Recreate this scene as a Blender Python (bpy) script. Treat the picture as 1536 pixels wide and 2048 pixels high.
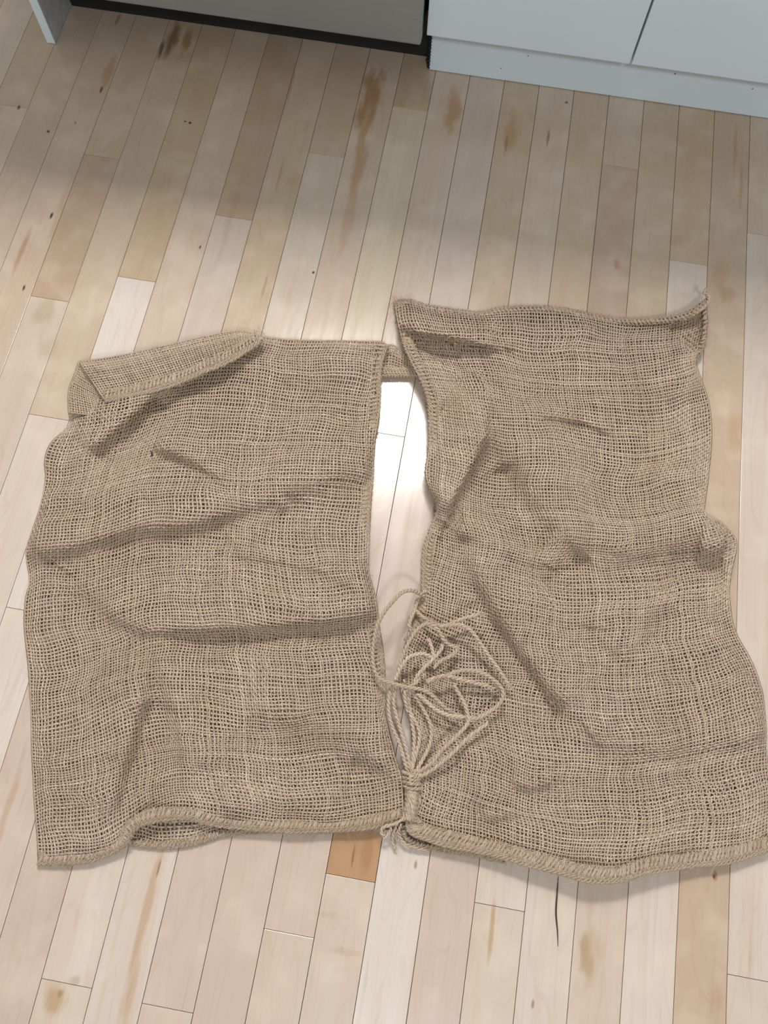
import bpy, math, random
import numpy as np
from mathutils import Matrix, Vector
random.seed(7); rng = np.random.default_rng(7)
for o in list(bpy.data.objects): bpy.data.objects.remove(o)
SC = bpy.context.scene; COL = SC.collection

# ------------------------------------------------------------------ camera
F, PITCH, ROLL, YAW, HC, X0 = 1600.0, 0.33814333, 0.04382453, 0.13064064, 0.99888486, 0.09340749
def _rot(a, b, c):
    ca, sa, cb, sb, cc, sc = math.cos(a), math.sin(a), math.cos(b), math.sin(b), math.cos(c), math.sin(c)
    return np.array([[cc,-sc,0],[sc,cc,0],[0,0,1]]) @ np.array([[1,0,0],[0,ca,-sa],[0,sa,ca]]) @ np.array([[cb,-sb,0],[sb,cb,0],[0,0,1]])
R = _rot(PITCH, ROLL, YAW)
cam = bpy.data.objects.new('camera', bpy.data.cameras.new('camera')); COL.objects.link(cam)
cam.data.sensor_fit = 'VERTICAL'; cam.data.sensor_height = 24; cam.data.lens = 24*F/2048; cam.data.clip_start = .02
M4 = Matrix.Identity(4)
for i in range(3):
    for j in range(3): M4[i][j] = R[i][j]
M4[0][3], M4[1][3], M4[2][3] = X0, 0, HC
cam.matrix_world = M4
SC.camera = cam

# ------------------------------------------------------------------ world, lights, exposure
SC.view_settings.view_transform = 'Standard'; SC.view_settings.look = 'None'
SC.view_settings.gamma = 1; SC.view_settings.use_curve_mapping = False
SC.view_settings.exposure = 0.27
w = bpy.data.worlds.new('room_light'); SC.world = w; w.use_nodes = True
w.node_tree.nodes['Background'].inputs[0].default_value = (1, .975, .94, 1)
w.node_tree.nodes['Background'].inputs[1].default_value = 0.32
def area(name, loc, target, sx, sy, power, col):
    l = bpy.data.lights.new(name, 'AREA'); l.shape = 'RECTANGLE'; l.size = sx; l.size_y = sy; l.energy = power; l.color = col
    o = bpy.data.objects.new(name, l); COL.objects.link(o); o.location = loc
    d = Vector(target)-Vector(loc); o.rotation_euler = d.to_track_quat('-Z', 'Y').to_euler(); return o
area('ceiling_light_far', (-.22, 1.62, 2.40), (-.22, 1.62, 0), .72, .42, 57, (1, .96, .925))
area('ceiling_light_near', (.45, -1.30, 2.40), (.45, -.9, 0), .30, .30, 25, (.95, .98, 1))

# ------------------------------------------------------------------ helpers
def at(px, py, z=0.0):
    """photograph pixel (1536x2048) + height -> world point(s)"""
    px = np.asarray(px, float); py = np.asarray(py, float); z = np.asarray(z, float)
    d = np.stack([(px-768)/F, -(py-1024)/F, -np.ones_like(px)], -1) @ R.T
    t = (HC-z)/-d[..., 2]
    return np.stack([X0+t*d[..., 0], t*d[..., 1], z+0*t], -1)
def ppx(P):
    v = (np.asarray(P)-np.array([X0, 0, HC])) @ R
    return np.array([768+F*v[0]/-v[2], 1024-F*v[1]/-v[2]])
def meta(o, label=None, cat=None, group=None, kind=None):
    if label: o['label'] = label
    if cat: o['category'] = cat
    if group: o['group'] = group
    if kind: o['kind'] = kind
    return o
def empty(name, loc, **k):
    o = bpy.data.objects.new(name, None); o.location = loc; o.empty_display_size = .05; COL.objects.link(o)
    bpy.context.view_layer.update(); return meta(o, **k)
def link(name, me, mat, parent=None, **k):
    if mat: me.materials.append(mat)
    o = bpy.data.objects.new(name, me); COL.objects.link(o)
    if parent:
        o.parent = parent
        ml = Vector((0, 0, 0)); q = parent
        while q: ml += q.location; q = q.parent
        o.location = -ml
    return meta(o, **k)
class Acc:
    """collects quads as numpy blocks; one mesh out"""
    def __init__(s): s.v = []; s.f = []; s.c = []; s.n = 0
    def add(s, V, Fq, C=None):
        V = np.asarray(V, float).reshape(-1, 3); Fq = np.asarray(Fq, int).reshape(-1, 4)
        s.v.append(V); s.f.append(Fq+s.n); s.n += len(V)
        s.c.append(np.ones((len(V), 3))*.5 if C is None else np.broadcast_to(np.asarray(C, float), (len(V), 3)))
    def mesh(s, name, smooth=True, color=True):
        V = np.concatenate(s.v); Fq = np.concatenate(s.f); C = np.concatenate(s.c)
        me = bpy.data.meshes.new(name); me.vertices.add(len(V)); me.vertices.foreach_set('co', V.ravel().astype(np.float32))
        me.loops.add(Fq.size); me.loops.foreach_set('vertex_index', Fq.ravel().astype(np.int32))
        me.polygons.add(len(Fq)); me.polygons.foreach_set('loop_start', np.arange(0, Fq.size, 4, dtype=np.int32))
        me.polygons.foreach_set('use_smooth', np.full(len(Fq), smooth))
        me.update(calc_edges=True); 
        if color:
            a = me.color_attributes.new('Col', 'FLOAT_COLOR', 'POINT')
            a.data.foreach_set('color', np.concatenate([C, np.ones((len(C), 1))], 1).ravel().astype(np.float32))
        me.validate(); return me
def tubes(acc, P, S, N, w, t, C=None, sides=4):
    """P,S,N: (I,J,3) centre lines with side and normal frames; w,t half widths"""
    P = np.asarray(P); I, J = P.shape[:2]
    w = np.broadcast_to(w, (I, J)); t = np.broadcast_to(t, (I, J))
    V = np.empty((I, J, sides, 3))
    for k in range(sides):
        a = 2*math.pi*k/sides
        V[:, :, k] = P + S*(w*math.cos(a))[..., None] + N*(t*math.sin(a))[..., None]
    idx = np.arange(I*J*sides).reshape(I, J, sides)
    nx = np.roll(idx, -1, 2)
    Fq = np.stack([idx[:, :-1], idx[:, 1:], nx[:, 1:], nx[:, :-1]], -1)
    CC = None if C is None else np.broadcast_to(np.asarray(C), (I, J, 3))[:, :, None, :].repeat(sides, 2).reshape(-1, 3)
    acc.add(V, Fq, CC)
def frames(P):
    T = np.gradient(P, axis=1); T /= np.linalg.norm(T, axis=2, keepdims=True)+1e-12
    up = np.zeros_like(T); up[..., 2] = 1
    bad = np.abs(T[..., 2:3]) > .95; up = np.where(bad, np.array([1., 0, 0]), up)
    S = np.cross(T, up); S /= np.linalg.norm(S, axis=2, keepdims=True)+1e-12
    return T, S, np.cross(S, T)
def spline(pts, n):
    """Catmull-Rom through pts resampled to n points of even length"""
    p = np.asarray(pts, float); q = np.vstack([2*p[0]-p[1], p, 2*p[-1]-p[-2]]); out = []
    for i in range(1, len(q)-2):
        t = np.linspace(0, 1, 24, endpoint=False)[:, None]
        a, b, c, d = q[i-1], q[i], q[i+1], q[i+2]
        out.append(.5*((2*b)+(-a+c)*t+(2*a-5*b+4*c-d)*t**2+(-a+3*b-3*c+d)*t**3))
    out.append(p[-1:]); o = np.vstack(out)
    s = np.r_[0, np.cumsum(np.linalg.norm(np.diff(o, axis=0), axis=1))]
    x = np.linspace(0, s[-1], n)
    return np.stack([np.interp(x, s, o[:, k]) for k in range(o.shape[1])], 1)
def box(acc, x0, x1, y0, y1, z0, z1):
    V = [(x, y, z) for x in (x0, x1) for y in (y0, y1) for z in (z0, z1)]
    acc.add(V, [(0,1,3,2),(4,6,7,5),(0,4,5,1),(2,3,7,6),(0,2,6,4),(1,5,7,3)])
def bbox(acc, x0, x1, y0, y1, z0, z1, b=.002):
    """box with chamfered edges"""
    import bmesh
    bm = bmesh.new(); bmesh.ops.create_cube(bm, size=1)
    for v in bm.verts: v.co = Vector(((x0+x1)/2+v.co.x*(x1-x0), (y0+y1)/2+v.co.y*(y1-y0), (z0+z1)/2+v.co.z*(z1-z0)))
    bmesh.ops.bevel(bm, geom=bm.edges[:], offset=b, segments=2, affect='EDGES', profile=.5)
    bm.verts.ensure_lookup_table(); V = [v.co[:] for v in bm.verts]
    acc.add(V, [([v.index for v in f.verts]+[f.verts[-1].index])[:4] for f in bm.faces if len(f.verts) == 4] or [])
    tri = [f for f in bm.faces if len(f.verts) == 3]; acc.tri = getattr(acc, 'tri', [])
    acc.n2 = acc.n-len(V)
    for f in tri:
        a, b_, c = [v.index+acc.n2 for v in f.verts]; acc.f.append(np.array([[a, b_, c, c]]))
    bm.free()
def mesh_bm(name, boxes, bev=.002):
    import bmesh
    bm = bmesh.new()
    for (x0, x1, y0, y1, z0, z1) in boxes:
        r = bmesh.ops.create_cube(bm, size=1)
        for v in r['verts']: v.co = Vector(((x0+x1)/2+v.co.x*(x1-x0), (y0+y1)/2+v.co.y*(y1-y0), (z0+z1)/2+v.co.z*(z1-z0)))
        if bev: bmesh.ops.bevel(bm, geom=list({e for v in r['verts'] for e in v.link_edges}), offset=bev, segments=2, affect='EDGES', profile=.5)
    me = bpy.data.meshes.new(name); bm.to_mesh(me); bm.free(); return me

# ------------------------------------------------------------------ materials
def mat(name):
    m = bpy.data.materials.new(name); m.use_nodes = True; nt = m.node_tree
    return m, nt, nt.nodes['Principled BSDF']
class NT:
    def __init__(s, nt): s.nt = nt
    def n(s, t, **k):
        x = s.nt.nodes.new(t)
        for a, b in k.items(): setattr(x, a, b)
        return x
    def l(s, a, b): s.nt.links.new(a, b)
    def math(s, op, a, b=None, clamp=False):
        x = s.n('ShaderNodeMath', operation=op, use_clamp=clamp)
        for i, q in enumerate((a, b)):
            if q is None: continue
            if isinstance(q, (int, float)): x.inputs[i].default_value = q
            else: s.l(q, x.inputs[i])
        return x.outputs[0]
    def vec(s, op, a, b):
        x = s.n('ShaderNodeVectorMath', operation=op)
        for i, q in enumerate((a, b)):
            if q is None: continue
            if isinstance(q, tuple): x.inputs[i].default_value = q
            else: s.l(q, x.inputs[i])
        return x
    def noise(s, v, scale, detail=4, rough=.5, dist=0):
        x = s.n('ShaderNodeTexNoise'); x.inputs['Scale'].default_value = scale; x.inputs['Detail'].default_value = detail
        x.inputs['Roughness'].default_value = rough; x.inputs['Distortion'].default_value = dist; s.l(v, x.inputs['Vector']); return x
    def mix(s, f, a, b, blend='MIX'):
        x = s.n('ShaderNodeMix', data_type='RGBA', blend_type=blend)
        for i, q in ((0, f), (6, a), (7, b)):
            if isinstance(q, (int, float)): x.inputs[i].default_value = q
            elif isinstance(q, tuple): x.inputs[i].default_value = (*q[:3], 1)
            else: s.l(q, x.inputs[i])
        return x.outputs[2]
    def ramp(s, f, a, b, lo=0., hi=1.):
        x = s.n('ShaderNodeMapRange'); x.interpolation_type = 'SMOOTHSTEP'
        for i, q in enumerate((f, a, b, lo, hi)):
            if isinstance(q, (int, float)): x.inputs[i].default_value = q
            else: s.l(q, x.inputs[i])
        return x.outputs[0]

# marks of the wood itself: (px, py, half width px, half length px, colour, strength)
DK = (.16, .075, .03); BR = (.33, .17, .075); TN = (.43, .27, .14); GY = (.40, .31, .20); BK = (.035, .018, .01)
MARKS = [(346,78,14,58,DK,.75),(372,85,10,50,BR,.8),(322,100,5,30,BK,.7),(742,190,26,100,BR,.8),(720,330,14,80,BR,.45),(722,290,12,120,TN,.8),(700,420,12,120,TN,.45),
 (908,215,19,70,TN,.85),(1022,262,17,60,TN,.75),(1012,290,4,35,BR,.8),(1096,275,3,22,BR,.9),(202,180,3.5,11,BK,.95),(103,430,3.5,12,BK,.95),
 (48,575,3,9,BK,.9),(96,263,4,4,BK,.9),(370,243,3,2.5,BK,.95),(380,245,4,4,BK,.95),(150,245,3,5,BR,.8),(627,545,3.5,4,BK,.95),(400,495,2.5,6,BK,.8),
 (90,620,30,40,GY,.6),(95,700,26,34,GY,.4),(40,510,7,60,BR,.55),(215,150,11,60,TN,.7),(120,420,9,120,TN,.4),(37,215,4,8,BK,.8),
 (530,570,4,34,BR,.45),(1170,1895,15,38,GY,.9),(1172,1930,20,26,GY,.75),(1178,1910,30,60,TN,.35),(1430,1748,7,12,BR,.95),(1428,1752,3.5,5,BK,.8),
 (983,1860,6,70,TN,.75),(1066,2006,4,10,BR,.8),(830,1732,4,10,BR,.8),(290,1830,11,230,TN,.6),(262,1990,9,80,TN,.5),(318,1735,3,22,DK,.6),
 (110,1995,26,36,TN,.75),(122,1985,7,10,DK,.4),(150,1960,12,14,GY,.6),(735,1712,14,38,BR,.6),(705,1720,3,30,DK,.6),(690,1905,40,9,TN,.35),(660,1830,40,8,TN,.25),
 (1470,300,5,80,TN,.7),(1482,370,4,60,BR,.4),(1440,560,22,70,TN,.5),(1455,590,22,20,BR,.35),(1352,480,18,20,BR,.25),(1233,530,8,14,BR,.5),
 (560,350,3,60,BR,.4),(580,180,4,60,BR,.35),(1133,205,4,4,BK,.8),(1470,860,16,60,TN,.4),(460,440,10,130,BR,.18),(590,360,22,25,TN,.3),
 (500,720,6,60,TN,.3),(235,40,4,20,DK,.5),(1405,900,10,200,TN,.35),(20,1600,10,120,TN,.5),(1500,1900,4,60,TN,.3),(1430,1990,20,30,BR,.2)]
def wood_material():
    m, nt, bs = mat('maple_floor'); t = NT(nt)
    pos = t.n('ShaderNodeNewGeometry').outputs['Position']
    tint = t.n('ShaderNodeAttribute', attribute_type='OBJECT', attribute_name='tint').outputs['Color']
    seed = t.n('ShaderNodeAttribute', attribute_type='OBJECT', attribute_name='seed').outputs['Fac']
    off = t.n('ShaderNodeCombineXYZ'); t.l(seed, off.inputs[2]); t.l(seed, off.inputs[1])
    p1 = t.vec('ADD', pos, off.outputs[0]).outputs[0]
    fine = t.noise(t.vec('MULTIPLY', p1, (260, 7, 1)).outputs[0], 1, 5, .6, .3)
    band = t.noise(t.vec('MULTIPLY', p1, (34, 1.6, 1)).outputs[0], 1, 3, .5, 1.2)
    cath = t.noise(t.vec('MULTIPLY', p1, (22, 3.2, 1)).outputs[0], 1, 2, .5, .6)
    ring = t.math('SINE', t.math('MULTIPLY', cath.outputs[0], 60.))
    blot = t.noise(p1, 18, 3)
    c = t.mix(t.ramp(band.outputs[0], .35, .75, 0, .26), tint, (.50, .34, .22))
    c = t.mix(t.ramp(fine.outputs[0], .5, .8, 0, .20), c, (.36, .22, .12))
    c = t.mix(t.ramp(ring, .75, 1., 0, .10), c, (.36, .22, .13))
    c = t.mix(t.ramp(blot.outputs[0], .45, .75, 0, .22), c, (.78, .68, .56))
    wob = t.noise(t.vec('MULTIPLY', pos, (60, 18, 1)).outputs[0], 1, 3, .6)
    wv = t.vec('SUBTRACT', wob.outputs['Color'], (.5, .5, .5)).outputs[0]
    for (px, py, rx, ry, col, st) in MARKS:
        q = at(px, py, 0); s = np.linalg.norm(at(px+10, py, 0)-at(px-10, py, 0))/20
        d = t.vec('SUBTRACT', pos, (float(q[0]), float(q[1]), 0)).outputs[0]
        d = t.vec('MULTIPLY', d, (1/(rx*s), 1/(ry*s), 0)).outputs[0]
        d = t.vec('ADD', d, t.vec('MULTIPLY', wv, (1.7, 1.7, 0)).outputs[0]).outputs[0]
        ln = t.vec('LENGTH', d, None).outputs['Value']
        c = t.mix(t.ramp(ln, .35, 1.15, st, 0), c, col)
    t.l(c, bs.inputs['Base Color'])
    r = t.noise(t.vec('MULTIPLY', p1, (90, 12, 1)).outputs[0], 1, 3)
    t.l(t.ramp(r.outputs[0], .2, .8, .15, .24), bs.inputs['Roughness'])
    bs.inputs['IOR'].default_value = 1.5
    b = t.n('ShaderNodeBump'); b.inputs['Strength'].default_value = .05; b.inputs['Distance'].default_value = .001
    t.l(fine.outputs[0], b.inputs['Height']); t.l(b.outputs[0], bs.inputs['Normal'])
    return m
def simple(name, col, rough=.5, metal=0, noise=0, scale=40):
    m, nt, bs = mat(name); t = NT(nt); bs.inputs['Roughness'].default_value = rough; bs.inputs['Metallic'].default_value = metal
    pos = t.n('ShaderNodeNewGeometry').outputs['Position']; n = t.noise(pos, scale, 4)
    t.l(t.mix(t.ramp(n.outputs[0], .3, .7, 0, noise), tuple(col), tuple(c*.6 for c in col)), bs.inputs['Base Color']); return m
def jute_material(name, gain=1.0):
    m, nt, bs = mat(name); t = NT(nt)
    at_ = t.n('ShaderNodeAttribute', attribute_name='Col').outputs['Color']
    pos = t.n('ShaderNodeNewGeometry').outputs['Position']
    fib = t.noise(pos, 900, 3, .6); pat = t.noise(pos, 14, 3)
    c = t.mix(t.ramp(fib.outputs[0], .3, .75, .0, .45), at_, (.20*gain, .135*gain, .07*gain))
    c = t.mix(t.ramp(pat.outputs[0], .35, .7, .0, .25), c, (.40*gain, .295*gain, .175*gain))
    t.l(c, bs.inputs['Base Color']); bs.inputs['Roughness'].default_value = .85
    bs.inputs['Specular IOR Level'].default_value = .0
    b = t.n('ShaderNodeBump'); b.inputs['Strength'].default_value = .2; b.inputs['Distance'].default_value = .0005
    t.l(fib.outputs[0], b.inputs['Height']); t.l(b.outputs[0], bs.inputs['Normal'])
    return m
WOOD = wood_material(); JUTE = jute_material('woven_jute'); TWINE = jute_material('jute_twine')
DARK = simple('dark_subfloor', (.05, .03, .018), .9)
def steel_material():
    m, nt, bs = mat('brushed_steel'); t = NT(nt); pos = t.n('ShaderNodeNewGeometry').outputs['Position']
    n = t.noise(t.vec('MULTIPLY', pos, (6, 6, 900)).outputs[0], 1, 3)
    t.l(t.mix(n.outputs[0], (.33, .37, .375), (.42, .46, .465)), bs.inputs['Base Color'])
    bs.inputs['Metallic'].default_value = .7; bs.inputs['Roughness'].default_value = .42; return m
STEEL = steel_material()
WHITE = simple('white_laminate', (.72, .835, .90), .38, 0, .06, 8)
WHITE2 = simple('grey_scuffed_laminate', (.52, .55, .57), .5, 0, .5, 60)
BLACK = simple('black_plastic', (.012, .014, .016), .55)
STONE = simple('worktop_laminate', (.30, .29, .28), .35, 0, .5, 120)
PAINT = simple('wall_paint', (.62, .61, .58), .8, 0, .05, 5)

# ------------------------------------------------------------------ floor of strip boards
W = 0.05715
floor_o = link('floor', mesh_bm('floor', [(-1.2, 1.3, -.9, 1.9, -.05, -.0195)], 0), DARK, kind='structure')
JOINTS = [(779,869),(336,2017),(96,597),(998,1814),(700,1756),(133,1967),(272,558),(1377,525),(202,313),(472,168),(345,122),(25,212),(1500,466),(1500,1957),
          (1240,333),(820,217),(655,310),(467,435)]
JOINTS += [(730,1590)]; rowj = {}
for px, py in JOINTS:
    q = at(px, py, 0); rowj.setdefault(int(math.floor(q[0]/W)), []).append(float(q[1]))
L = (.62, .515, .41); LL = (.66, .57, .475); Mm = (.57, .46, .35); PK = (.56, .44, .345); RD = (.47, .335, .235); TAN = (.50, .37, .25); OR = (.44, .25, .125); YL = (.59, .49, .37)
TM = (.53, .405, .29); TONES = [((905,330),(.57,.46,.37)),((970,340),(.57,.455,.36)),((300,300),(.545,.425,.32)),((490,480),(.58,.47,.37)),((340,80),TAN),((390,190),TAN),((460,110),TM),((430,290),PK),((490,250),RD),((760,180),PK),((740,320),PK),((190,370),RD),((850,160),TAN),((860,330),LL),((915,230),TM),((915,400),LL),  # TM: mid tan board, browned to carry some shade near the cabinets
 ((1020,270),TM),((980,360),L),((960,420),LL),((1060,520),PK),((1130,450),TM),((1240,270),PK),((1230,450),RD),((1300,400),TM),((1180,400),LL),((1380,440),TAN),((1377,570),L),((1440,450),TAN),
 ((1450,700),TAN),((1520,350),PK),((1520,600),L),((100,640),Mm),((270,600),LL),((160,600),L),((110,300),TM),((60,300),TM),((30,400),LL),((20,150),TM),((250,250),TM),((330,300),TM),((600,200),TM),
 ((560,500),Mm),((640,250),TM),((620,450),YL),((550,300),TM),((660,560),PK),((720,560),YL),((400,700),LL),((350,550),Mm),((450,560),PK),((800,800),LL),((800,950),LL),((840,900),LL),((780,1150),L),
 ((130,2000),YL),((720,1700),OR),((680,1850),Mm),((450,1800),PK),((360,1850),PK),((350,2030),Mm),((900,1900),PK),((990,1900),YL),((1000,1780),L),((1200,1850),Mm),((1400,1900),PK),((1500,1850),TAN),((1500,2000),YL),
 ((1100,1900),L),((1300,1900),L),((560,1800),PK),((500,1800),LL),((430,1900),LL),((760,1800),LL),((800,1900),L),((250,1800),L),((200,1850),L),((150,1850),LL),((60,1850),PK),((20,1500),PK),((600,1800),Mm)]
pools = [L, L, LL, Mm, PK, L, YL, Mm]
nb = 0
for k in range(-19, 21):
    ys = sorted(rowj.get(k, []))
    if -7 <= k <= 7 and k not in (0, 1): ys = sorted(ys+[random.uniform(.12, .34)])    # joints the cloth covers
    a = ys[0] if ys else random.uniform(-.6, .2)
    if not ys: ys = [-.86] if -12 < k < 10 else [a]
    while ys[0] > -.5: ys = [ys[0]-random.uniform(.5, .95)]+ys
    if True:
        while ys[-1] < 1.2: ys.append(max(ys[-1]+random.uniform(.55, 1.1), 1.17))
    ys = [-.88]+[y for y in ys if -.8 < y < 1.8]+[1.88]
    for y0, y1 in zip(ys[:-1], ys[1:]):
        g = .0003
        me = mesh_bm('plank', [(k*W+g, (k+1)*W-g, y0+g*.8, y1-g*.8, -.019, random.uniform(-.00025, 0))], .0004)
        o = link('plank', me, WOOD, floor_o); nb += 1
        c = None
        for (px, py), tn in TONES:
            q = at(px, py, 0)
            if int(math.floor(q[0]/W)) == k and y0 < q[1] < y1: c = tn; break
        if c is None: c = random.choice(pools) if (y0+y1)/2 < .6 else random.choice([TM, TM, PK, Mm])  # far boards browner and warmer: part of the worktop's shade is in the tint
        j = random.uniform(.97, 1.03); o['tint'] = [c[0]*j*.95, c[1]*j*.985, c[2]*j*(1.07 if (y0+y1)/2 < .6 else .99)]; o['seed'] = random.uniform(0, 50)

wall = link('wall_back', mesh_bm('wall_back', [(-1.2, 1.3, 1.78, 1.86, -.01, 2.5)], 0), PAINT, kind='structure')

# ------------------------------------------------------------------ kitchen units
cab = empty('base_cabinet', (.29, 1.4, 0), label='white base cabinet with two doors and a white toe kick right of the dishwasher', cat='cabinet')
link('body', mesh_bm('body', [(-.013, .601, 1.096, 1.74, .10, .878)], .001), WHITE, cab)
for x0, x1 in ((-.0150, .2912), (.2942, .6020)):
    d = link('door', mesh_bm('door', [(x0, x1, 1.075, 1.0945, .100, .872)], .0012), WHITE, cab)
kick = link('toe_kick', mesh_bm('toe_kick', [(-.0113, .62, 1.120, 1.136, .001, .099)], .0008), WHITE, cab)
acc = Acc()
# swollen ragged left end of the kick board
for i in range(16):
    z = .004+i*.006; r = .0016+.0014*random.random()
    P = spline([(-.0105, 1.119, z), (-.0125-r, 1.121, z+.002), (-.0110, 1.127, z+.003)], 5)[None]
    T, S, N = frames(P); tubes(acc, P, S, N, r, r)
link('chipped_edge', acc.mesh('chipped_edge', color=False), BLACK, kick)
cab2 = empty('base_cabinet', (.9, 1.4, 0), label='white base cabinet at the far right end of the run', cat='cabinet')
link('body', mesh_bm('body', [(.606, 1.20, 1.096, 1.74, .10, .878)], .001), WHITE, cab2)
link('door', mesh_bm('door', [(.605, 1.20, 1.075, 1.0945, .100, .872)], .0012), WHITE, cab2)
link('toe_kick', mesh_bm('toe_kick', [(.621, 1.20, 1.120, 1.136, .001, .099)], .0008), WHITE, cab2)

dw = empty('dishwasher', (-.33, 1.4, 0), label='stainless steel dishwasher with a dark recessed toe kick left of the white cabinet', cat='dishwasher')
link('door', mesh_bm('door', [(-.6225, -.0212, 1.057, 1.078, .096, .80)], .003), STEEL, dw, label='brushed stainless steel dishwasher door')
link('control_panel', mesh_bm('control_panel', [(-.6225, -.0212, 1.057, 1.078, .803, .872)], .003), BLACK, dw)
link('tub', mesh_bm('tub', [(-.620, -.024, 1.0785, 1.70, .085, .872)], .002), BLACK, dw)
link('toe_kick', mesh_bm('toe_kick', [(-.6255, -.0165, 1.147, 1.16, .001, .084)], .001), BLACK, dw, label='black recessed toe kick')
bar = Acc(); P = spline([(-.54, 1.057, .77), (-.54, 1.02, .77), (-.52, 1.012, .77), (-.12, 1.012, .77), (-.10, 1.02, .77), (-.10, 1.057, .77)], 40)[None]
T, S, N = frames(P); tubes(bar, P, S, N, .008, .008, sides=10); link('handle', bar.mesh('handle', color=False), STEEL, dw)

ep = empty('end_panel', (-.634, 1.4, 0), label='narrow white end panel standing on the floor left of the dishwasher', cat='panel')
link('board', mesh_bm('board', [(-.6405, -.6270, 1.0620, 1.74, .0008, .878)], .0004), WHITE2, ep, label='scuffed grey laminate board')
link('edge_band', mesh_bm('edge_band', [(-.6408, -.6267, 1.0595, 1.0618, .0008, .878)], .0003), WHITE, ep, label='white front edge band')
link('worktop', mesh_bm('worktop', [(-.66, 1.20, 1.045, 1.775, .880, .918)], .003), STONE, label='grey speckled worktop above the dishwasher and cabinets, out of the frame', cat='worktop')

# ------------------------------------------------------------------ burlap
def c_jute(n, lo=0., hi=1.):
    a = rng.random((n, 1))*(hi-lo)+lo
    return .9*((1-a)*np.array([[.53, .40, .295]])+a*np.array([[.80, .67, .545]]))
def hfield(feats, px, py):
    z = np.zeros_like(px)
    for pts, H, wn, wp in feats:
        best = np.full(px.shape, 1e9); sg = np.zeros_like(px); tp = np.zeros_like(px)
        sl = [math.hypot(b[0]-a[0], b[1]-a[1]) for a, b in zip(pts[:-1], pts[1:])]; tot = sum(sl); s0 = 0
        for (ax, ay), (bx, by) in zip(pts[:-1], pts[1:]):
            dx, dy = bx-ax, by-ay; L2 = dx*dx+dy*dy
            t = np.clip(((px-ax)*dx+(py-ay)*dy)/L2, 0, 1)
            d = np.hypot(px-ax-t*dx, py-ay-t*dy); cr = dx*(py-ay)-dy*(px-ax)
            sel = d < best; tp = np.where(sel, (s0+t*math.sqrt(L2))/tot, tp); s0 += math.sqrt(L2); best = np.where(sel, d, best); sg = np.where(sel, cr, sg)
        k_ = np.clip(tp/.14, 0, 1)*np.clip((1-tp)/.14, 0, 1); k_ = k_*k_*(3-2*k_)
        wd = np.where(sg > 0, wp, wn)*(1.0+.15*k_)
        z = z+1.9*H*.001*(.25+.75*k_)*np.exp(-(best/wd)**2*.8)
    return z
_pn = [(rng.uniform(-1, 1, 2), rng.uniform(0, 6.28), l) for l in (260, 190, 150, 110, 85, 70, 60, 50, 42) for _ in range(3)]
def vnoise(px, py, sd=0):
    s = 0
    for i, (d, ph, l) in enumerate(_pn):
        d = d/np.linalg.norm(d); s = s+np.sin((px*d[0]+py*d[1])*6.283/l+ph+sd*1.7*i)*(l/150)**1.3
    return s/3.2
def coons(top, bottom, left, right, nu, nv):
    T, B, Lf, Rt = spline(top, nu), spline(bottom, nu), spline(left, nv), spline(right, nv)
    T[0] = Lf[0]; T[-1] = Rt[0]; B[0] = Lf[-1]; B[-1] = Rt[-1]
    u = np.linspace(0, 1, nu)[None, :, None]; v = np.linspace(0, 1, nv)[:, None, None]
    return (1-v)*T[None]+v*B[None]+(1-u)*Lf[:, None]+u*Rt[:, None]-((1-u)*(1-v)*T[0]+u*(1-v)*T[-1]+(1-u)*v*B[0]+u*v*B[-1])
def edge_blend(G, zin, ez, wpx=34):
    nv, nu = G.shape[:2]; u = np.linspace(0, 1, nu)[None]; v = np.linspace(0, 1, nv)[:, None]
    wd = np.linalg.norm(G[:, -1]-G[:, 0], axis=1)[:, None]; ht = np.linalg.norm(G[-1]-G[0], axis=1)[None]
    dl, dr, dt, db = u*wd, (1-u)*wd, v*ht, (1-v)*ht
    f = lambda a, x: np.interp(x, np.linspace(0, 1, len(a)), np.array(a)*.001)
    zs = [f(ez['l'], v)+0*u, f(ez['r'], v)+0*u, f(ez['t'], u)+0*v, f(ez['b'], u)+0*v]
    ws = [np.exp(-d/wpx)+0*u*v for d in (dl, dr, dt, db)]
    mx = np.maximum.reduce(ws); w0 = 1-mx
    W_ = [w_**2 for w_ in ws]
    return (zin*.001*w0+sum(a*b for a, b in zip(W_, zs)))/(w0+sum(W_)), mx
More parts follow.
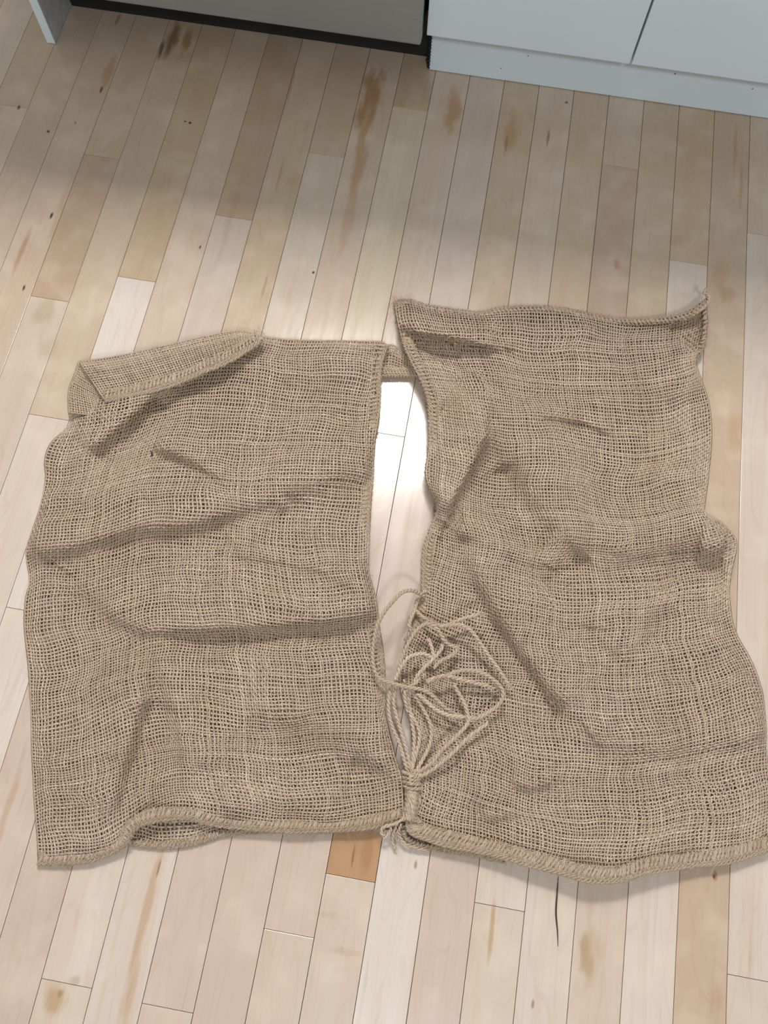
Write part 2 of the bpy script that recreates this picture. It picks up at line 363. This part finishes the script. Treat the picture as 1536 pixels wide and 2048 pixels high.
def panel_grid(curves, nu, nv, feats, zin, ez, relax=320, sd=0, amp=.0024, warp=3.6):
    G = coons(*curves, nu, nv)
    E, mx = edge_blend(G, zin, ez)
    fade = 1-mx
    gx, gy = np.meshgrid(np.arange(-60, 1620, 4.), np.arange(540, 1840, 4.)); HR = hfield(feats, gx, gy) if feats else gx*0
    HR = np.where(HR > 0, .046*np.tanh(HR/.046), HR)
    def hs(x, y):
        a = np.clip((x+60)/4, 0, gx.shape[1]-2.001); b = np.clip((y-540)/4, 0, gx.shape[0]-2.001); i = a.astype(int); j = b.astype(int); a = a-i; b = b-j
        return (HR[j, i]*(1-a)+HR[j, i+1]*a)*(1-b)+(HR[j+1, i]*(1-a)+HR[j+1, i+1]*a)*b
    zf = lambda G: np.maximum(E+hs(G[..., 0], G[..., 1])*(.35+.65*np.clip(fade*2, 0, 1))+amp*vnoise(G[..., 0], G[..., 1], sd)*np.clip(fade*1.6, .12, 1), .0022+(.0075*fade if feats else 0))
    for _ in range(relax):
        P = at(G[..., 0], G[..., 1], zf(G))
        Lu = np.linalg.norm(np.diff(P, axis=1), axis=2); Lv = np.linalg.norm(np.diff(P, axis=0), axis=2)
        Lu = Lu**1.3; Lv = Lv**1.3
        wl, wr = Lu[1:-1, :-1, None], Lu[1:-1, 1:, None]; wt, wb = Lv[:-1, 1:-1, None], Lv[1:, 1:-1, None]
        nw = (wl*G[1:-1, :-2]+wr*G[1:-1, 2:])/(wl+wr)*.5+(wt*G[:-2, 1:-1]+wb*G[2:, 1:-1])/(wt+wb)*.5
        G[1:-1, 1:-1] = .4*G[1:-1, 1:-1]+.6*nw
    fd = np.clip(fade*1.5, 0, 1)
    wx = vnoise(G[..., 0]+900, G[..., 1]*1.3, sd+1)*warp*fd; wy = vnoise(G[..., 0]*.8, G[..., 1]+500, sd+2)*warp*fd
    G = G.copy(); G[..., 0] += wx; G[..., 1] += wy
    return G, at(G[..., 0], G[..., 1], zf(G))
def up2(A):
    """midpoint upsample along axis 1 (smooth)"""
    n = A.shape[1]; x = np.arange(2*n-1)/2; i = np.clip(x.astype(int), 0, n-2); f = (x-i)[None, :, None]
    return A[:, i]*(1-f)+A[:, i+1]*f
def weave(acc, P, half=.00103, thick=.0005, amp=.00048, fine=True, clo=0., chi=1.):
    """woven threads over grid P[v,u]: every thread is a tube that passes over and under"""
    nv, nu = P.shape[:2]
    du = np.gradient(P, axis=1); dv = np.gradient(P, axis=0)
    N = np.cross(du, dv); N /= np.linalg.norm(N, axis=2, keepdims=True)+1e-12; N = np.where(N[..., 2:3] < 0, -N, N)
    par = ((np.arange(nv)[:, None]+np.arange(nu)[None]) % 2)*2-1.0
    for A, D, sgn in ((P, N, 1.), (P.transpose(1, 0, 2), N.transpose(1, 0, 2), -1.)):
        I, J = A.shape[:2]; p = par if sgn > 0 else par.T
        tr = np.gradient(A, axis=0)                       # across the threads
        jit = rng.normal(0, .055, (I, 1, 1))+np.cumsum(rng.normal(0, .014, (I, J, 1)), 1)*.5
        jit = np.clip(jit, -.2, .2)
        C0 = A+tr*jit
        off = (p*sgn*amp)[..., None]*D
        if fine:
            C = up2(C0); Nn = up2(D); o2 = up2(off)       # midpoints fall to zero by averaging
            C = C+o2
        else: C = C0+off; Nn = D
        T = np.gradient(C, axis=1); T /= np.linalg.norm(T, axis=2, keepdims=True)+1e-12
        S = np.cross(T, Nn); S /= np.linalg.norm(S, axis=2, keepdims=True)+1e-12
        sp = np.linalg.norm(tr, axis=2); sp = np.repeat(sp, 2, 1)[:, :C.shape[1]] if fine else sp
        wv = half*np.clip(sp/.0038, .55, 1.35)*np.clip(rng.normal(1, .08, (I, 1))+.07*np.repeat(rng.normal(0, 1, (I, C.shape[1]//6+2)), 6, 1)[:, :C.shape[1]], .6, 1.7)
        lo_, hi_ = (.28, .62) if fine else (clo, chi)
        col = np.where(rng.random((I, 1)) < .06, c_jute(I, .6, 1.), c_jute(I, lo_, hi_))[:, None]*(1+.07*np.repeat(rng.normal(0, 1, (I, C.shape[1]//8+2)), 8, 1)[:, :C.shape[1], None])
        col = np.clip(col, .1, .8)
        tubes(acc, C, S, Nn, wv, thick, col, 4)

def yarn(acc, pts, r=.0013, ply=2, pitch=.011, n=None, clo=.35, chi=.9, loose=0., tm=(.95, .95, .95)):
    """twisted cord through 3-D points"""
    pts = np.asarray(pts, float); Ln = np.linalg.norm(np.diff(pts, axis=0), axis=1).sum()
    n = n or max(8, int(Ln/(pitch/7))); C = spline(pts, n)[None]
    T, S, N = frames(C); a = np.linspace(0, Ln/pitch*2*math.pi, n)
    for k in range(ply):
        b = a+2*math.pi*k/ply; rr = r*.92
        P = C+S*(np.cos(b)*rr)[None, :, None]+N*(np.sin(b)*rr)[None, :, None]
        if loose: P = P+rng.normal(0, loose, P.shape)
        T2, S2, N2 = frames(P); tubes(acc, P, S2, N2, r*rng.uniform(.95, 1.1), r, c_jute(1, clo, chi)*np.array(tm), 6)
def fuzz(acc, pts, n, ln=.009, spread=.002):
    P0 = spline(pts, n) ; 
    for p in P0:
        d = rng.normal(0, 1, 3); d[2] = abs(d[2])*.5; d /= np.linalg.norm(d); q = rng.normal(0, 1, 3)*.4
        L_ = ln*rng.uniform(.4, 1.3); p = p+rng.normal(0, spread, 3)*[1, 1, .3]
        C = np.array([p, p+d*L_*.5, p+(d+q)*L_])[None]; C[..., 2] = np.maximum(C[..., 2], .001)
        T, S, N = frames(C); tubes(acc, C, S, N, .00013, .00013, c_jute(1, .5, 1), 3)

# outlines read on the photograph (pixel positions carried on to the floor and lifted to cloth height)
Ltop = [(158,724),(240,712),(330,692),(420,672),(480,664),(530,675),(600,681),(690,682),(757,684),(776,692)]
Lright = [(776,692),(766,720),(760,760),(757,830),(749,880),(745,930),(741,1000),(736,1080),(736,1140),(750,1200),(756,1250),(764,1300),(768,1360),(768,1420),(785,1500),(802,1560),(806,1640)]
Lbot = [(78,1728),(130,1728),(180,1722),(220,1708),(252,1690),(272,1658),(305,1643),(370,1638),(430,1650),(520,1660),(620,1663),(720,1658),(806,1640)]
Lleft = [(158,724),(150,750),(138,780),(137,820),(142,845),(130,860),(102,888),(91,920),(92,960),(80,1020),(66,1060),(53,1105),(60,1160),(52,1200),(50,1250),(58,1330),(62,1400),(65,1500),(70,1600),(76,1680),(78,1728)]
Rtop = [(790,605),(815,600),(860,612),(950,625),(1000,617),(1070,613),(1130,618),(1200,632),(1260,638),(1330,635),(1380,622),(1411,600)]
Rright = [(1411,600),(1413,650),(1405,695),(1390,720),(1405,770),(1418,810),(1422,870),(1415,960),(1408,1033),(1438,1043),(1466,1070),(1472,1095),(1461,1145),(1458,1200),(1468,1260),(1500,1320),(1522,1380),(1530,1440),(1533,1510),(1540,1600),(1543,1700)]
Rbot = [(812,1640),(822,1668),(880,1688),(950,1704),(1020,1720),(1060,1732),(1120,1748),(1180,1762),(1240,1763),(1300,1745),(1370,1735),(1450,1726),(1543,1700)]
Rleft = [(790,605),(795,640),(805,680),(822,720),(841,760),(855,800),(860,840),(858,900),(852,950),(866,990),(874,1020),(860,1060),(848,1100),(845,1170),(836,1220),(818,1270),(800,1340),(806,1400),(826,1470),(822,1550),(812,1640)]
LF = [([(-20,1140),(120,1118),(250,1085),(400,1068),(520,1035),(610,985)],-11,26,30),([(315,1390),(292,1500),(255,1640)],-8,25,25),([(335,800),(275,855),(190,925)],-8,18,18),([(170,1170),(230,1215),(300,1248),(420,1248),(560,1240),(680,1225),(745,1212),(840,1195)],17,85,19),([(300,1278),(420,1276),(560,1270),(740,1262)],-5,18,18),
 ([(-60,1120),(55,1098),(150,1075),(255,1045),(350,1035),(440,1015),(560,965),(650,930),(740,905),(830,880)],19,55,36),([(303,886),(380,912),(456,958)],10,30,9),
 ([(350,745),(262,815),(165,900)],14,20,40),([(770,745),(690,790),(600,850),(450,880),(310,886)],7,26,45),([(285,1290),(275,1400),(240,1520),(210,1640)],13,18,60),
 ([(300,1265),(330,1330),(365,1440),(385,1560)],9,50,15),([(480,1400),(600,1415),(700,1450),(800,1520),(860,1570)],17,60,36),([(690,1540),(800,1575)],-7,30,30),
 ([(575,990),(530,1040),(455,1095)],8,16,28),([(455,1105),(560,1118),(640,1132),(740,1190)],7,40,9),
 ([(420,1600),(560,1590),(700,1600)],8,30,30),([(560,760),(640,740),(740,735)],6,25,18)]
RF = [([(985,930),(1040,1020),(1100,1100)],-13,35,50),([(925,1150),(985,1270),(1060,1370),(1130,1455)],-9,24,26),([(740,640),(805,652),(850,660),(920,672),(1000,692)],19,28,9),([(820,705),(930,712)],-5,14,14),([(905,735),(950,760),(975,800),(968,870),(940,930),(905,990),(890,1040)],22,6,60),
 ([(940,740),(975,795),(1052,891),(1094,979),(1140,1048),(1200,1100)],20,60,48),([(1175,1105),(1140,1140),(1085,1180)],-8,30,30),([(905,1050),(1000,1088),(1075,1122)],12,50,13),
 ([(1181,1080),(1300,1085),(1390,1055),(1450,1060),(1560,1060)],15,45,24),([(1400,1075),(1450,1088)],14,38,30),([(1330,1140),(1458,1130)],-7,24,24),([(1070,825),(1165,838),(1230,865)],6,30,7),
 ([(940,1070),(1000,1215),(1075,1325),(1150,1425)],15,70,20),([(1140,1425),(1250,1478),(1400,1478),(1536,1450),(1640,1430)],13,75,26),([(1335,1175),(1285,1245),(1230,1320)],10,20,45),
 ([(940,1480),(970,1560),(985,1650)],10,50,22),([(1020,1556),(1060,1568),(1110,1556)],8,30,10),([(1270,760),(1350,735),(1400,700)],8,30,40),([(1340,650),(1405,680)],-8,25,25),
 ([(1130,690),(1200,700),(1260,690)],5,40,18),([(1200,960),(1260,930),(1400,900)],5,40,25),([(1200,1190),(1190,1260)],6,30,30)]
PITCH = 8.3
cover = empty('burlap_cover', tuple(at(800, 1200, 0)), label='open-weave brown burlap cover spread on the floor, its two halves tied with twine', cat='burlap')
def make_panel(curves, nu, nv, feats, zin, ez, label, sd, botcurve=None):
    G, P = panel_grid(curves, nu, nv, feats, zin, ez, sd=sd)
    a = Acc(); weave(a, P)
    o = link('front_panel', a.mesh('front_panel'), JUTE, cover, label=label)
    cb = list(curves)
    if botcurve: cb[1] = botcurve
    ez2 = {k: [3]*2 for k in 'lrtb'}
    Gb, Pb = panel_grid(cb, int(nu*.93), int(nv*.93), [], 4.5, ez2, relax=4, sd=sd+9, amp=.0010, warp=6)
    # keep the lower layer clearly beneath
    a = Acc(); weave(a, Pb, fine=False, half=.0012, clo=.2, chi=.7)
    link('lining_layer', a.mesh('lining_layer'), JUTE, o)
    return o, G, P
lp, LG, LP = make_panel((Ltop, Lbot, Lleft, Lright), 116, 158, LF, 17, {'l': [9, 5, 6, 5], 'r': [14, 10, 9, 12, 10, 12, 18], 't': [8, 12, 14, 22], 'b': [5, 6, 22, 14, 12, 12, 18]},
    'left half, its top corner folded over', 1, [(82,1722),(140,1722),(200,1706),(265,1690),(310,1697),(350,1695),(400,1686),(450,1672),(520,1664),(620,1660),(720,1655),(802,1640)])
rp, RG, RP = make_panel((Rtop, Rbot, Rleft, Rright), 114, 184, RF, 18, {'l': [8, 34, 24, 26, 16, 14, 12, 10, 14, 20, 24], 'r': [22, 8, 5, 7, 20, 5, 5, 5, 5], 't': [6, 8, 7, 7, 10, 30], 'b': [22, 16, 22, 30, 26, 14, 12]},
    'right half with a deep pocket fold beside the slit', 5)

# fold-over flap at the top left corner: from the fold down to its free hem
def ruled(A, B, nu, nv, zf):
    A, B = spline(A, nu), spline(B, nu); v = np.linspace(0, 1, nv)[:, None, None]
    G = A[None]*(1-v)+B[None]*v; u = np.linspace(0, 1, nu)[None, :]; vv = np.linspace(0, 1, nv)[:, None]
    return G, at(G[..., 0], G[..., 1], zf(u, vv)+.0006*vnoise(G[..., 0], G[..., 1], 3))
fz = lambda u, v: .027+.011*np.sin(np.pi*np.clip(v, 0, 1)**.7)*np.ones_like(u)+.006*np.sin(v*7+1)*(1-u)+.012*v*u*(1-u)*4*.6+.004*(1-v)
FA = [(159,724),(240,711),(330,691),(420,671),(480,663),(524,674)]; FB = [(212,804),(270,792),(350,770),(420,741),(480,712),(524,684)]
FG, FP = ruled(FA, FB, 66, 19, fz)
a = Acc(); weave(a, FP)
flap = link('folded_flap', a.mesh('folded_flap'), JUTE, cover, label='top left corner flap folded down')
# rolled left end below the flap
FG2, FP2 = ruled([(156,728),(148,752),(138,782),(138,825)], [(205,770),(212,800),(222,812),(240,838)], 20, 19, lambda u, v: .016+.018*np.sin(np.pi*(1-v)*.5+.2)*(1-.5*u))
a = Acc(); weave(a, FP2, half=.00105); link('rolled_corner', a.mesh('rolled_corner'), JUTE, flap)
# underside scrap at the top of the slit
SG, SP = ruled([(766,694),(785,690),(805,705),(826,728)], [(762,748),(780,750),(800,750),(830,750)], 12, 11, lambda u, v: .012-.006*v+0*u)
a = Acc(); weave(a, SP, half=.0011); 
for k in range(4):
    yarn(a, at(*np.array([(762,736+5*k),(790,738+4*k),(832,738+4*k)]).T, .009), r=.0011)
for x in range(764, 832, 6):
    yarn(a, at(np.array([x, x+5, x+9]), np.array([734, 745, 754]), np.array([.009, .012, .008])), r=.0007, n=6)
link('turned_under_corner', a.mesh('turned_under_corner'), JUTE, cover, label='turned-under grey corner at the top of the slit')

# ---- hems: bands of dense parallel yarns with slanted stitches over them
def hem(name, line, inward, width, zf, label=None, rows=5, step=6.5, parent=None, dens=1.0, slant=7, closed_under=True):
    line = np.asarray(line, float); ln = np.linalg.norm(np.diff(line, axis=0), axis=1).sum(); n = int(ln/4)
    C = spline(line, n); T = np.gradient(C, axis=0); T /= np.linalg.norm(T, axis=1)[:, None]
    Nn = np.stack([-T[:, 1], T[:, 0]], 1)*inward; s = np.linspace(0, 1, n); z = zf(s)
    a = Acc(); CL = dict(clo=.0, chi=.5, tm=(.80, .82, .83))
    for k in range(rows):
        o = width*(k+.15)/rows; wob = 1.2*np.sin(s*ln/23+k*1.7)+rng.normal(0, .5, n)
        q = C+Nn*(o+wob)[:, None]; zz = z+.0022*math.sin(math.pi*(k+.5)/rows)
        yarn(a, at(q[:, 0], q[:, 1], zz), r=.00125, n=n*2, **CL)
    # stitches
    for x in np.arange(2, ln-4, step/dens):
        i = int(x/ln*(n-1)); tt = T[i]; nn = Nn[i]; b = C[i]; j = rng.normal(0, .8, 2)
        p0 = b-nn*1.8+j; p1 = b+nn*width*.5+tt*slant*.5; p2 = b+nn*(width*rng.uniform(.8, 1.05))+tt*slant+j
        q = np.array([p0, p1, p2]); zz = np.array([z[i]-.002, z[i]+.0048, z[i]+.001])
        yarn(a, at(q[:, 0], q[:, 1], zz), r=.00115, n=7, clo=.1, chi=.7, tm=(.86, .88, .88))
    fuzz(a, at(C[:, 0], C[:, 1], z), int(ln/5))
    return link(name, a.mesh(name), JUTE, parent or cover, label=label)
zi = lambda a, off=.0015: (lambda s: np.interp(s, np.linspace(0, 1, len(a)), np.array(a)*.001)+off)
hem('slit_hem', [p for p in Lright[:-3]], 1, 25, zi([22, 14, 10, 10, 12, 10, 11]), parent=lp, rows=5, step=9)
hem('slit_hem', [p for p in Rleft[:-5]], -1, 19, zi([8, 30, 26, 26, 18, 14, 12, 10]), parent=rp, rows=4, step=8)
hem('bottom_hem', Lbot, -1, 24, zi([5, 7, 22, 14, 12, 12, 16]), parent=lp, rows=6, step=7, slant=10)
hem('bottom_hem', Rbot, -1, 30, zi([20, 16, 22, 30, 26, 14, 12]), parent=rp, rows=7, step=7, slant=11)
hem('top_hem', Rtop, 1, 11, zi([6, 8, 7, 7, 10, 30]), parent=rp, rows=2, step=8, slant=9)
hem('flap_hem', FB, -1, 24, lambda s: .043-.006*np.abs(2*s-1), parent=flap, rows=6, step=8, slant=9)
hem('side_seam', Rright[0:4], 1, 6, zi([26, 16, 8]), parent=rp, rows=1, step=7, slant=6)
# lower layer's hem showing under the raised bottom hem
hem('lining_hem', [(258,1690),(310,1696),(350,1694),(400,1685),(450,1671),(520,1664),(620,1664),(720,1660),(785,1655)], -1, 14, lambda s: .003+0*s, parent=lp, rows=3, step=9)
hem('lining_hem', [(800,1650),(806,1672),(830,1690),(890,1702),(950,1712),(1010,1724)], -1, 9, lambda s: .006+0*s, parent=rp, rows=2, step=9)

# ---- cord that laces the halves, with knot, loops and frayed ends.  crop pixel -> photograph pixel
cord = link('lacing_cord', bpy.data.meshes.new('lacing_cord'), None, cover, label='twisted jute cord tying the halves in a bunch of loops')
def cr(pts): return [(640+x/3.302, 1120+y/3.302) for x, y in pts]
def cord_part(name, pts, zs, r=.0014, **k):
    q = spline(np.array(cr(pts)), 60); z = np.interp(np.linspace(0, 1, 60), np.linspace(0, 1, len(zs)), np.array(zs)*.001)
    a = Acc(); P = at(q[:, 0], q[:, 1], z); yarn(a, P, r=r, **k)
    return a, P
LOOPS = [([(690,240),(640,213),(595,200),(540,215),(480,275),(420,350),(380,430),(355,540),(350,660),(368,745),(400,785),(470,812),(580,840),(680,858),(740,892),(800,950),(870,1010),(950,1037),(1040,1045),(1120,1000),(1185,950),(1210,880),(1180,820),(1100,760),(1000,728),(900,738),(820,770),(710,805)],
          [24,46,58,55,50,44,38,34,34,36,40,40,36,34,38,42,42,44,46,48,46,44,40,38], 'cord_loop'),
 ([(630,330),(680,380),(740,415),(800,435),(870,420),(950,385),(1045,362)], [24,30,36,38,40,42,44], 'cord_end'),
 ([(800,438),(860,432),(930,430),(1000,470),(1060,550),(1120,640),(1180,720),(1240,812)], [38,44,46,44,40,38,36,34], 'cord_end'),
 ([(500,860),(520,720),(560,600),(600,520),(650,450),(720,420),(780,460),(820,530),(870,568),(905,580),(880,625),(800,665),(750,715)], [24,30,38,44,46,44,42,38,36,36,34], 'cord_loop'),
 ([(480,830),(530,720),(590,640),(680,618),(745,640),(735,570),(715,520)], [26,32,38,40,38,34,30], 'cord_loop'),
 ([(620,850),(640,770),(700,700),(750,650),(800,590),(815,530)], [30,36,38,38,36,32], 'cord_end'),
 ([(870,770),(900,850),(940,920),(968,990),(975,1075),(900,1165),(800,1262),(740,1340),(650,1400),(600,1430)], [36,36,38,40,44,44,40,36,30,28], 'cord_loop'),
 ([(1110,1075),(980,1172),(870,1282),(760,1372),(680,1420),(600,1440)], [40,40,38,34,30,30], 'cord_end'),
 ([(700,800),(820,765),(930,790),(1020,812),(1110,832),(1180,850),(1200,900)], [38,44,42,40,38,38], 'cord_loop'),
 ([(640,880),(700,932),(760,985),(850,1025),(950,1037)], [34,38,40,42,44], 'cord_loop'),
 ([(560,530),(600,470),(590,420),(620,340),(650,250),(700,200)], [20,26,26,24,22,20], 'cord_loop'),
 ([(470,830),(452,950),(470,1080),(520,1200),(560,1330),(590,1430)], [24,22,20,22,26,30], 'cord_strand'),
 ([(500,850),(488,950),(520,1080),(570,1250),(600,1400)], [26,20,20,24,30], 'cord_strand'),
 ([(570,840),(590,960),(612,1100),(622,1200),(605,1400)], [32,24,24,26,32], 'cord_strand'),
 ([(600,850),(680,980),(732,1100),(724,1220),(660,1350),(610,1430)], [32,28,28,28,28,32], 'cord_strand'),
 ([(560,790),(555,900),(600,1010),(650,1110),(655,1200),(620,1330),(600,1420)], [30,24,24,26,26,26,32], 'cord_strand'),
 ([(660,760),(640,800),(600,840),(560,880),(580,1000)], [32,36,36,32,26], 'cord_strand')]
cord_objs = []
bpy.data.objects.remove(cord)
accL = Acc(); first = None
knots = None
root_acc = Acc()
# the knot: turns wound round the neck, and the gathered edge below it
for k, yy in enumerate((1405, 1440, 1470, 1498)):
    th = np.linspace(0, 2*math.pi, 22); cx, cy = 600+3*k, yy
    q = np.array(cr(np.stack([cx+52*np.cos(th), cy+10*np.sin(th)+6*np.cos(th)], 1)))
    yarn(root_acc, at(q[:, 0], q[:, 1], .026+.0105*np.sin(th+math.pi)*-1*np.where(np.sin(th) > 0, 1, .6)), r=.0013)
for k in range(3):
    yarn(root_acc, at(*np.array(cr([(548, 1400+30*k), (600, 1425+25*k), (655, 1440+15*k)])).T, np.array([.026, .041, .028])), r=.0013)
cord = link('lacing_cord', root_acc.mesh('lacing_cord'), TWINE, cover, label='twisted jute cord wound in a knot between the halves')
for pts, zs, nm in LOOPS:
    a, P = cord_part(nm, pts, zs)
    if nm == 'cord_end':
        e = P[-1]; d = (P[-1]-P[-4]); d /= np.linalg.norm(d)
        for _ in range(14):
            v = d+rng.normal(0, .35, 3); v /= np.linalg.norm(v); C = np.array([e-d*.003, e+v*.003, e+v*rng.uniform(.004, .010)])[None]
            T, S, N = frames(C); tubes(a, C, S, N, .0004, .0004, c_jute(1, .6, 1.), 4)
    fuzz(a, P, 16, .006, .001)
    link(nm, a.mesh(nm), TWINE, cord)
# gathered cloth edge between knot and hem: a bundle of slack yarns
a = Acc()
for k in range(16):
    ph = k/16*2*math.pi; x = 612+34*math.cos(ph)*1.0; z = .017+.010*math.sin(ph)
    q = np.array(cr([(600+22*math.cos(ph), 1480), (x-4, 1530), (x+rng.normal(0, 5), 1590), (x-14, 1650), (x-30+rng.normal(0, 8), 1720)]))
    yarn(a, at(q[:, 0], q[:, 1], np.array([.026+.007*math.sin(ph), z+.006, z+.004, z+.002, z+.002])), r=.0015, loose=.0002)
fuzz(a, at(*np.array(cr([(600,1490),(612,1600),(590,1710)])).T, .03), 120, .009, .004)
link('gathered_edge', a.mesh('gathered_edge'), JUTE, cover, label='bunched cloth edge below the knot')
a = Acc()
for pts, zs in (([(560,1700),(500,1740),(430,1760),(405,1790),(430,1830),(460,1800),(470,1760)], [24,24,22,20,18,18,20]), ([(520,1720),(490,1790),(480,1850),(500,1915)], [22,16,10,6]),
                ([(540,1740),(520,1800),(560,1870),(640,1900),(720,1920)], [22,14,10,8,6])):
    q = np.array(cr(pts)); yarn(a, at(q[:, 0], q[:, 1], np.array(zs)*.001), r=.0012, loose=.00025)
for _ in range(60):
    q = np.array(cr([(500+rng.normal(0, 18), 1780+rng.normal(0, 30))]))[0]; p = at(q[0], q[1], .012); v = rng.normal(0, 1, 3); v[2] *= .3
    C = np.array([p, p+v*.004, p+v*.007+rng.normal(0, .001, 3)])[None]; C[..., 2] = np.maximum(C[..., 2], .001); T, S, N = frames(C); tubes(a, C, S, N, .0003, .0003, c_jute(1, .6, 1), 4)
link('frayed_tail', a.mesh('frayed_tail'), TWINE, cover)
# curled tail at the top right corner
a = Acc()
for pts, zs in (([(1330,640),(1370,636),(1398,622),(1416,604),(1418,592),(1408,586),(1412,578)], [16,22,30,34,36,36,34]), ([(1385,628),(1405,618),(1417,602),(1414,588)], [26,32,36,34])):
    yarn(a, at(*np.array(pts).T, np.array(zs)*.001), r=.0013, loose=.0002)
link('corner_tail', a.mesh('corner_tail'), TWINE, rp)
# frayed tuft at the right half's top left corner, and loose fibres
a = Acc(); fuzz(a, at(np.array([786,800,815]), np.array([612,602,600]), .012), 60, .012, .003); fuzz(a, at(np.array([500,525,532]), np.array([668,668,680]), .03), 50, .012, .003)
for pts in ([(800,640),(812,655),(806,672)],[(808,650),(820,668),(816,690)]): yarn(a, at(*np.array(pts).T, .03), r=.0011)
link('loose_fibres', a.mesh('loose_fibres'), TWINE, cover, kind='stuff')
# surface fuzz
a = Acc()
for P in (LP, RP):
    nv, nu = P.shape[:2]
    for _ in range(1300):
        p = P[rng.integers(2, nv-2), rng.integers(2, nu-2)]+[0, 0, .001]; d = rng.normal(0, 1, 3); d[2] = abs(d[2])*.5; d /= np.linalg.norm(d); l = rng.uniform(.004, .012)
        C = np.array([p, p+d*l*.5+[0, 0, .0008], p+d*l*[1, 1, .6]+rng.normal(0, .001, 3)])[None]; T, S, N = frames(C); tubes(a, C, S, N, .00014, .00014, c_jute(1, .6, 1), 3)
link('surface_fuzz', a.mesh('surface_fuzz'), TWINE, cover, kind='stuff')

# small dark bits of straw
CHAFF = simple('dark_straw', (.05, .032, .018), .8)
def straw(pts, zs, r, label, name='straw_bit', cat='debris', m=CHAFF):
    a = Acc(); C = spline(np.array(at(*np.array(pts, float).T, np.array(zs, float)*.001)), 14)[None]; T, S, N = frames(C)
    tubes(a, C, S, N, r*np.sin(np.linspace(.25, math.pi-.25, 14))[None], r*.7, None, 6); link(name, a.mesh(name, color=False), m, label=label, cat=cat)
straw([(598,1477),(608,1471),(622,1462)], [24,25,25], .0009, 'dark sliver of straw lying on the left half of the burlap, near its lower right')
straw([(301,900),(304,907),(303,915)], [24,26,24], .0016, 'dark speck of chaff on the upper left of the burlap')
straw([(1117,1752),(1114,1790),(1112,1826),(1115,1862),(1116,1893)], [1.2]*5, .0010, 'thin dark loose fibre on the floor below the right half of the burlap', 'loose_fibre', 'fibre')

# small chips in the toe kick's laminate
def on_plane(px, py, Y):
    d = R @ np.array([(px-768)/F, -(py-1024)/F, -1.]); return np.array([X0, 0, HC])+d*Y/d[1]
EXPOSED = simple('exposed_board', (.16, .09, .05), .8)
for px, py, rr in ((1056,112,.0011),(1350,148,.0013),(1505,178,.0012),(1002,137,.0009)):
    a = Acc(); c = on_plane(px, py, 1.1198); C = np.array([c+[-rr, 0, 0], c+[0, -.0002, rr*.4], c+[rr, 0, 0]])[None]
    T, S, N = frames(C); tubes(a, C, S, N, np.array([[.2, 1, .2]])*rr*.4, np.array([[.3, 1, .3]])*rr, None, 6)
    link('chip', a.mesh('chip', color=False), EXPOSED, kick)
